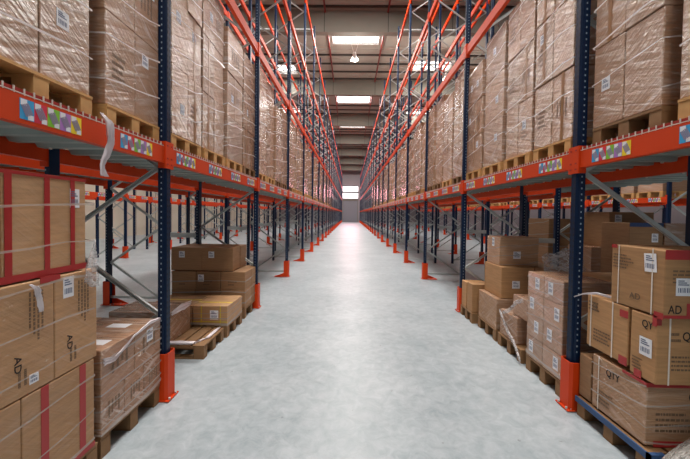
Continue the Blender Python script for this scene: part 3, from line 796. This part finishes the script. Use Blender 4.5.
wisp([(-1.60, 2.02, 1.48), (-1.60, 1.99, 1.38), (-1.595, 1.98, 1.30), (-1.60, 2.0, 1.22), (-1.60, 2.03, 1.18)], [0.006, 0.05, 0.09, 0.10, 0.05], 'crumpled clear film tuft at the far corner of the tall left stack', mat='film')

# left, second floor stack before the first upright
pallet(XLF-1.04, XLF-0.01, 2.10, 2.78, 0, 'wooden pallet under the low wrapped stack beside the first left upright', 'pallets on the floor')
G2 = 'cartons of the low wrapped stack beside the first left upright'
for ti, (z0, z1) in enumerate(((0.158, 0.435), (0.438, 0.738))):
    for i in range(3 if ti == 0 else 2):
        nn = 3 if ti == 0 else 2; wd = 0.67/nn; y0 = 2.09+i*wd; y1 = y0+wd
        for j in range(2):
            x1 = XLF-0.5*j; x0 = x1-0.5
            if j and ti == 0: continue
            pos = (['near', 'middle', 'far'] if nn == 3 else ['near', 'far'])[i]
            o = carton(x0, x1, y0, y1, z0, z1, 'pinkish carton, %s %s, %s of low stack by first left upright' % (pos, 'inner' if j else 'aisle-side', ('lower tier', 'upper tier')[ti]), G2, 'card_film' if j == 0 else 'card')
            f, g = box_faces(o, x0, x1, y0, y1, z0, z1, '+X')
            if j == 0:
                f.lines(0.25, 0.8, 0.3, 0.75, 4, True)
                if ti and i: f.label(0.55, 0.72, 0.08, 0.1)
            if ti:
                p = MB(); cx_, cy_ = (x0+x1)/2, (y0+y1)/2; p.box(cx_+0.03-0.08*i, cx_+0.19-0.08*i, cy_-0.075, cy_+0.015, z1+0.0004, z1+0.0022, 'paper'); part(o, 'shipping_label', p, 'white shipping label')
                p = MB(); p.box(x0, x1, cy_-0.025, cy_+0.025, z1-0.001, z1+0.0004, 'browntape'); part(o, 'packing_tape', p)
# small end carton at its near corner
film_bands(XLF-1.0, XLF, 2.09, 2.76, 0.16, 0.738, 4, 'clear stretch film round the low stack beside the first left upright', 'stretch film on the floor stacks', 17, 0.012, True, 8)
wisp([(-1.61, 2.10, 0.66), (-1.61, 2.2, 0.64), (-1.61, 2.4, 0.72), (-1.61, 2.6, 0.755), (-1.61, 2.74, 0.745)], [0.05, 0.03, 0.02, 0.03, 0.02], 'bunched film edge along the rim of the low stack by the first left upright', side=(0, 0, 1))

# left, second bay on the floor
pallet(-2.62, -1.62, 3.60, 4.18, 0, 'nearly empty pallet draped in film behind the first left upright', 'pallets on the floor', 'wood_grey')
a = (-2.75, -2.03, 3.66, 4.12, 0.158, 0.50)
o = carton(*a, 'low open-topped carton on the nearly empty pallet behind first left upright', 'cartons on the floor, left second bay', 'card_film')
wisp([(-2.02, 3.66, 0.49), (-2.02, 3.85, 0.51), (-2.02, 4.12, 0.50)], [0.05, 0.08, 0.05], 'white film collar on the low carton behind the first left upright', side=(0, 0, 1))
wisp([(-2.45, 3.62, 0.17), (-2.1, 3.61, 0.175), (-1.75, 3.64, 0.172), (-1.66, 3.8, 0.172), (-1.66, 4.15, 0.172)], [0.05, 0.06, 0.07, 0.08, 0.06], 'crumpled film lying along the edge of the nearly empty pallet', side=(0.5, 0.86, 0))
pallet(-2.66, -1.60, 4.24, 4.84, 0, 'wooden pallet under the flat yellow-strapped carton', 'pallets on the floor')
a = (-2.06, -1.60, 4.24, 4.82, 0.158, 0.42)
o = carton(*a, 'flat film-wrapped carton with yellow straps and a white label', 'cartons on the floor, left second bay', 'card_thin')
f, g = box_faces(o, *a, '+X'); g.label(0.62, 0.55, 0.11, 0.12)
for u in (0.25, 0.8): g.vtape(u, 'ystrap', 0.014, 0, 1, 'strap', 'yellow strap')
for u in (0.5,): g.htape(0.2, 'ystrap', 0.012, 0, 1, 'strap', 'yellow strap')
p = MB(); p.box(a[0], a[1], 4.40, 4.44, 0.419, 0.4215, 'ystrap'); part(o, 'strap', p, 'yellow strap')
a = (-2.66, -2.07, 4.24, 4.82, 0.158, 0.42); o = carton(*a, 'flat film-wrapped carton deeper in the rack beside the yellow-strapped one', 'cartons on the floor, left second bay', 'card_thin')
p = MB(); p.box(a[0], a[1], 4.50, 4.55, 0.419, 0.4215, 'ystrap'); part(o, 'strap', p, 'yellow strap')
film_bands(-2.66, -1.60, 4.24, 4.82, 0.16, 0.42, 2, 'stretch film round the flat yellow-strapped carton', 'stretch film on the floor stacks', 41, 0.01, True, 10)
pallet(-2.80, -1.62, 5.02, 5.74, 0, 'wooden pallet under the big stack before the second left upright', 'pallets on the floor')
G3 = 'cartons of the big stack before the second left upright'
for ti, (z0, z1) in enumerate(((0.158, 0.445), (0.448, 0.735), (0.738, 1.10))):
    xr = XLF if ti < 2 else XLF-0.2; ncol = 3 if ti < 2 else 2; wx = (1.16 if ti < 2 else 0.98)/ncol
    for j in range(ncol):
        x1 = xr-wx*j; x0 = x1-wx
        for i in range(2):
            y0 = 5.03+i*0.34+(0.02 if ti == 2 else 0); y1 = y0+(0.34 if ti < 2 else 0.32)
            pos = ('front', 'rear')[i]+' '+(('aisle-side', 'middle', 'inner') if ncol == 3 else ('aisle-side', 'inner'))[j]
            o = carton(x0, x1, y0, y1, z0, z1, 'plain carton, %s, %s, big stack before second left upright' % (pos, ('bottom tier', 'second tier', 'top tier')[ti]), G3, 'card_dark')
            if i == 0:
                f, g = box_faces(o, x0, x1, y0, y1, z0, z1, '+X')
                if ti == 2: g.label(0.3+0.05*j, 0.7, 0.09, 0.10)
                if ti == 1 and j == 1: g.label(0.2, 0.62, 0.09, 0.11)
                if ti < 2: g.lines(0.3, 0.7, 0.2, 0.5, 2)
film_bands(XLF-1.16, XLF, 5.03, 5.71, 0.16, 0.735, 2, 'white film bands round the big stack before the second left upright', 'stretch film on the floor stacks', 51, 0.014, False, 6)

# ---------------------------------------------------------------- ground level, right, first bay
XRF = 1.95
pallet(XRF-0.01, XRF+0.95, 2.09, 2.74, 0, 'blue-edged pallet under the leaning right-hand cartons', 'pallets on the floor', 'wood_grey')
p = MB(); p.box(XRF-0.024, XRF-0.012, 2.06, 2.745, 0.115, 0.158, 'bluewood'); p.box(XRF-0.024, XRF+0.08, 2.06, 2.088, 0.0, 0.158, 'bluewood')
ptop = [o for o in bpy.data.objects if o.get('label', '').startswith('blue-edged')][0]
p.build('blue_edge_board', ptop)['label'] = 'blue painted edge board'
GR = 'cartons of the taped stack at the right'
def rc(a, label, mat='card', grp=GR): 
    o = carton(*a, label, grp, mat); return (o,)+box_faces(o, *a, '-X')
a = (1.955, 2.50, 2.13, 2.60, 0.17, 0.585); o, f, g = rc(a, 'lowest film-covered carton of the taped right stack, red tape along top', 'card_mid')
f.text('QTY', 0.42, 0.78, 0.075, 'ink'); f.lines(0.1, 0.5, 0.12, 0.4, 4); f.htape(0.98, hm=0.02, u0=0.6, u1=1); g.htape(0.97, hm=0.03)
g.text('QTY', 0.62, 0.78, 0.08, 'ink'); g.lines(0.12, 0.6, 0.2, 0.55, 4); g.htape(0.03, hm=0.04, u0=0.1, u1=0.5)
f.vtape(0.14, 'strap', 0.008, 0, 1, 'strap', 'white strap')
a = (2.505, 3.0, 2.13, 2.60, 0.17, 0.585); o, f, g = rc(a, 'carton behind the lowest one in the taped right stack, deeper in rack')
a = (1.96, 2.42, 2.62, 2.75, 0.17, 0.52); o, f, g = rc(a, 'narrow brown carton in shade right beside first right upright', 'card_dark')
a = (1.955, 2.40, 2.285, 2.68, 0.625, 1.04); o, f, g = rc(a, 'second-tier carton of the taped right stack, with two white straps')
f.text('OI', 0.22, 0.80, 0.055, 'faint'); f.lines(0.05, 0.4, 0.7, 0.9, 3); f.lines(0.2, 0.75, 0.15, 0.4, 4); f.vtape(0.12, 'strap', 0.010, 0, 1, 'strap', 'white strap'); f.vtape(0.66, 'strap', 0.010, 0, 1, 'strap', 'white strap')
f.htape(0.86, hm=0.05, u0=0.82, u1=1); f.htape(0.06, hm=0.06, u0=0.82, u1=1)
a = (1.955, 2.45, 2.075, 2.265, 0.60, 1.035); o, f, g = rc(a, 'second-tier carton right of the strapped one, big label and red corner')
f.label(0.62, 0.50, 0.09, 0.12); f.text('QY', 0.66, 0.84, 0.07, 'ink'); f.lines(0.1, 0.6, 0.1, 0.3, 4); f.htape(0.94, hm=0.07, u0=0.85, u1=1); f.htape(0.04, hm=0.05, u0=0.2, u1=0.5)
g.htape(0.95, hm=0.06, u0=0, u1=0.06); g.text('QY', 0.42, 0.72, 0.08, 'ink'); g.lines(0.16, 0.32, 0.62, 0.8, 2); g.vtape(0.17, 'strap', 0.010, 0, 1, 'strap', 'white strap'); g.lines(0.2, 0.6, 0.2, 0.45, 4)
a = (2.47, 2.95, 2.09, 2.60, 0.60, 1.035); o, f, g = rc(a, 'second-tier carton deeper in the rack under the big taped one')
a = (1.955, 2.46, 2.035, 2.445, 1.043, 1.468); o, f, g = rc(a, 'top carton of the taped right stack, two white labels, red tape on its lid')
f.label(0.76, 0.78, 0.085, 0.12, 0.08); f.lines(0.04, 0.5, 0.6, 0.86, 5); f.text('AD', 0.50, 0.20, 0.06, 'faint', cx=1.0); f.vtape(0.16, 'strap', 0.008, 0, 1, 'strap', 'white strap'); f.vtape(0.80, 'strap', 0.008, 0, 1, 'strap', 'white strap')
f.htape(0.97, hm=0.025, u0=0, u1=0.12); f.htape(0.02, hm=0.04, u0=0.85, u1=1)
g.htape(0.93, hm=0.06, u0=0, u1=0.5); g.vtape(0.36, wm=0.05, v0=0.72, v1=0.93); g.label(0.24, 0.46, 0.10, 0.11); g.text('AD', 0.14, 0.12, 0.075, 'ink'); g.vtape(0.36, wm=0.08, v0=0, v1=0.22); g.lines(0.1, 0.7, 0.5, 0.72, 4); g.htape(0.02, hm=0.02)
# film-covered heap at the near right corner
p = MB(); nx, ny = 14, 12; vs = []; fs = []; rnd = random.Random(3)
for i in range(nx+1):
    for j in range(ny+1):
        x_ = 1.86+i/nx*0.9; y_ = 1.30+j/ny*0.77; ed = min(1, min(i/1.5, (ny-j)/0.8, j/2.0+0.2))
        z_ = 0.0+(0.20+0.22*min(1, i/7))*ed**0.6*(0.93+0.07*math.sin(i*0.9)*math.cos(j*0.8))+rnd.uniform(-0.012, 0.012)*(ed > 0)
        vs.append((x_, y_, max(0.004, z_)))
for i in range(nx):
    for j in range(ny): a_ = i*(ny+1)+j; fs.append((a_, a_+ny+1, a_+ny+2, a_+1))
p.add(vs, fs, 'film_grey'); o = p.build('plastic_sheet', loc=(2.2, 1.5, 0)); md = o.modifiers.new('thickness', 'SOLIDIFY'); md.thickness = 0.002
for pl in o.data.polygons: pl.use_smooth = True
tag(o, 'crumpled clear plastic sheet over a low carton, bottom right corner', 'plastic sheet', 'loose film scraps')
carton(1.98, 2.6, 1.36, 1.95, 0.0, 0.19, 'low brown carton under the crumpled plastic sheet at bottom right', 'cartons on the floor at the right', 'card_dark')
film_bands(1.955, 2.50, 2.13, 2.60, 0.17, 0.585, 2, 'clear film band round the lowest carton of the taped right stack', 'stretch film on the floor stacks', 61, 0.010, False, 5, aisle=-1)
wisp([(1.99, 2.46, 1.06), (1.95, 2.58, 1.065), (1.935, 2.70, 1.03), (1.93, 2.80, 0.98)], [0.02, 0.02, 0.012, 0.006], 'stray film tail between the taped right stack and the first right upright', side=(0, 0, 1))

# right, second bay
pallet(XRF, XRF+0.98, 2.96, 3.56, 0, 'wooden pallet under the tall label-covered stack past first right upright', 'pallets on the floor')
G4 = 'cartons of the label-covered stack past the first right upright'
hs_ = [0.158, 0.39, 0.62, 0.85, 1.07]
for ti in range(4):
    for i in range(2):
        for j in range(2):
            if j == 1 and ti < 3: continue
            y0 = 2.965+i*0.295; a = (XRF+j*0.46, XRF+(j+1)*0.46, y0, y0+0.295, hs_[ti], hs_[ti+1])
            o = carton(*a, 'wrapped labelled carton, %s tier, %s %s, tall stack past first right upright' % (TIER[4][ti], ('near', 'far')[i], ('aisle-side', 'inner')[j]), G4, 'card_film' if j == 0 else 'card')
            f, g = box_faces(o, *a, '-X')
            if j == 0:
                f.label((0.35, 0.6)[i] if ti % 2 else (0.7, 0.3)[i], 0.55, 0.075, 0.12)
                if i == 0: g.label(0.25, 0.7, 0.09, 0.1)
film_bands(XRF, XRF+0.92, 2.965, 3.555, 0.16, 1.07, 5, 'clear stretch film round the label-covered stack past the first right upright', 'stretch film on the floor stacks', 71, 0.007, True, 12, aisle=-1)
pallet(XRF, XRF+0.98, 3.66, 4.24, 0, 'wooden pallet under the two film-draped small cartons on the right', 'pallets on the floor')
a = (XRF+0.02, XRF+0.5, 3.80, 4.22, 0.158, 0.47); carton(*a, 'small film-draped carton low between the two tall right stacks', 'cartons on the floor at the right', 'card_film')
a = (XRF+0.06, XRF+0.5, 3.66, 3.98, 0.475, 0.72); o = carton(*a, 'small carton leaning on top of the film-draped one at the right', 'cartons on the floor at the right', 'card_film', tilt=(0.0, 0.0))
wisp([(1.97, 4.25, 0.44), (1.945, 4.12, 0.40), (1.94, 3.95, 0.26), (1.94, 3.8, 0.17), (1.92, 3.62, 0.05)], [0.03, 0.06, 0.09, 0.08, 0.05], 'clear film sagging down over the small cartons at the right', side=(0, 0.3, 0.95), mat='film')
wisp([(1.96, 3.66, 0.72), (1.95, 3.8, 0.66), (1.945, 3.95, 0.52), (1.945, 4.1, 0.45)], [0.04, 0.05, 0.05, 0.03], 'film fold across the upper small carton at the right', side=(0, 0.3, 0.95), mat='film')
pallet(XRF, XRF+0.98, 4.30, 4.90, 0, 'wooden pallet under the three-tier carton stack at the right', 'pallets on the floor')
G5 = 'cartons of the three-tier stack at the right'
for ti, (z0, z1, xa, xb, ya, yb) in enumerate(((0.158, 0.56, 1.96, 2.42, 4.32, 4.90), (0.563, 0.98, 2.03, 2.46, 4.34, 4.88), (0.983, 1.375, 2.05, 2.58, 4.46, 4.86))):
    a = (xa, xb, ya, yb, z0, z1)
    o = carton(*a, '%s carton of the three-tier stack before the second right upright' % ('lowest film-wrapped', 'middle', 'topmost labelled')[ti], G5, ('card_mid', 'card', 'card_mid')[ti])
    f, g = box_faces(o, *a, '-X'); g.label(0.45, 0.45 if ti < 2 else 0.38, 0.10, 0.10)
    if ti == 2: f.label(0.5, 0.8, 0.07, 0.12)
    a = (xb+0.005, xb+0.42, ya, yb, z0, z1) if ti < 2 else None
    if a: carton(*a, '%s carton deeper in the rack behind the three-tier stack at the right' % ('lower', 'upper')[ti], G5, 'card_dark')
film_bands(2.05, 2.58, 4.46, 4.86, 0.983, 1.375, 2, 'film bands on the topmost carton of the three-tier right stack', 'stretch film on the floor stacks', 81, 0.008, False, 8, aisle=-1)
pallet(XRF-0.05, XRF+0.9, 5.0, 5.52, 0, 'wooden pallet under two small golden cartons by the second right upright', 'pallets on the floor')
for i in range(2):
    a = (XRF-0.04+0.0*i, XRF+0.28, 5.03+0.25*i, 5.25+0.25*i, 0.158, 0.60-0.02*i)
    carton(*a, 'small golden carton, %s of two beside the second right upright' % ('nearer', 'farther')[i], 'cartons on the floor at the right', 'card')
    a = (XRF+0.29, XRF+0.62, 5.03+0.25*i, 5.25+0.25*i, 0.158, 0.58-0.02*i)
    carton(*a, 'small golden carton, inner %s of four beside the second right upright' % ('near', 'far')[i], 'cartons on the floor at the right', 'card')

# right, rack behind: stacks seen through the first bay
GB = 'cartons in the rack behind the right one'
pallet(3.52, 4.58, 5.78, 6.5, 0, 'wooden pallet in the rack behind, under the dark wrapped stack', 'pallets on the floor')
for ti in range(3):
    for j in range(2):
        a = (3.52+j*0.53, 4.05+j*0.53, 5.8, 6.45, 0.158+ti*0.49, 0.158+(ti+1)*0.49)
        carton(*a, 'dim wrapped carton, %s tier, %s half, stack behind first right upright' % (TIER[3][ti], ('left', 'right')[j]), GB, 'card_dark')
film_bands(3.52, 4.58, 5.8, 6.45, 0.16, 1.62, 5, 'film round the dim stack seen behind the first right upright', 'stretch film on the floor stacks', 91, 0.012, False, 0)
pallet(3.52, 4.58, 4.12, 4.74, 0, 'wooden pallet in the rack behind, under the blue-taped carton', 'pallets on the floor')
for ti in range(3):
    a = (3.52, 3.94, 4.14, 4.6, 0.158+ti*0.48, 0.158+(ti+1)*0.48)
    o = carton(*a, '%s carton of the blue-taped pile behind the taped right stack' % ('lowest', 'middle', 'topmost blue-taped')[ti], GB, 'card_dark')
    f, g = box_faces(o, *a, '-X')
    if ti == 2: g.htape(0.96, 'bluetape', 0.05, label='dark blue tape'); g.label(0.76, 0.62, 0.08, 0.11)
for ti in range(3):
    a = (3.96, 4.56, 4.14, 4.7, 0.158+ti*0.48, 0.158+(ti+1)*0.48)
    carton(*a, '%s silvery film-wrapped carton right of the blue-taped pile' % ('lowest', 'middle', 'topmost')[ti], GB, 'card_film')
pallet(3.55, 4.5, 4.85, 5.45, 0, 'wooden pallet in the rack behind, under the tallest dim cartons', 'pallets on the floor')
for ti, (xa, xb) in enumerate(((3.6, 4.5), (3.6, 4.5), (3.85, 4.5))):
    a = (xa, xb, 4.88, 5.4, 0.158+ti*0.53, 0.158+(ti+1)*0.53)
    o = carton(*a, '%s wide carton behind the blue-taped pile, in the back rack' % ('lowest', 'middle film-wrapped', 'topmost labelled')[ti], GB, ('card_dark', 'card_film', 'card_dark')[ti])
    if ti == 2: box_faces(o, *a, '-X')[1].label(0.2, 0.82, 0.10, 0.11)
wisp([(2.5, 4.2, 1.02), (2.85, 4.3, 1.08), (3.2, 4.5, 0.98), (3.45, 4.8, 0.95)], [0.28, 0.34, 0.3, 0.2], 'grey clear film draped between the right stack and the rack behind', side=(0, 0.3, 0.95), mat='film', name='plastic_sheet')

# loads on the first level of the racks across the next aisles (right), seen under the near shelf
for side, xa, xb in (('right', 8.12, 9.1),):
    for n in range(3, 11):
        for k in range(3):
            y0 = fy(n)+0.15+0.86*k
            pallet(xa, xb, y0, y0+0.78, SZ, 'distant pallet, %s position, %s bay, shelf across the next right aisle' % (ORD[k+1], ORD[n-2]), 'pallets across the next aisle', 'wood', False)
            H = rr.choice([0.9, 1.2, 1.4])
            carton(xa+0.02, xb-0.02, y0+0.02, y0+0.76, SZ+PH, SZ+PH+H, 'distant wrapped load, %s position, %s bay, shelf across the next right aisle' % (ORD[k+1], ORD[n-2]), 'loads across the next aisle', 'card_film', name='wrapped_load')
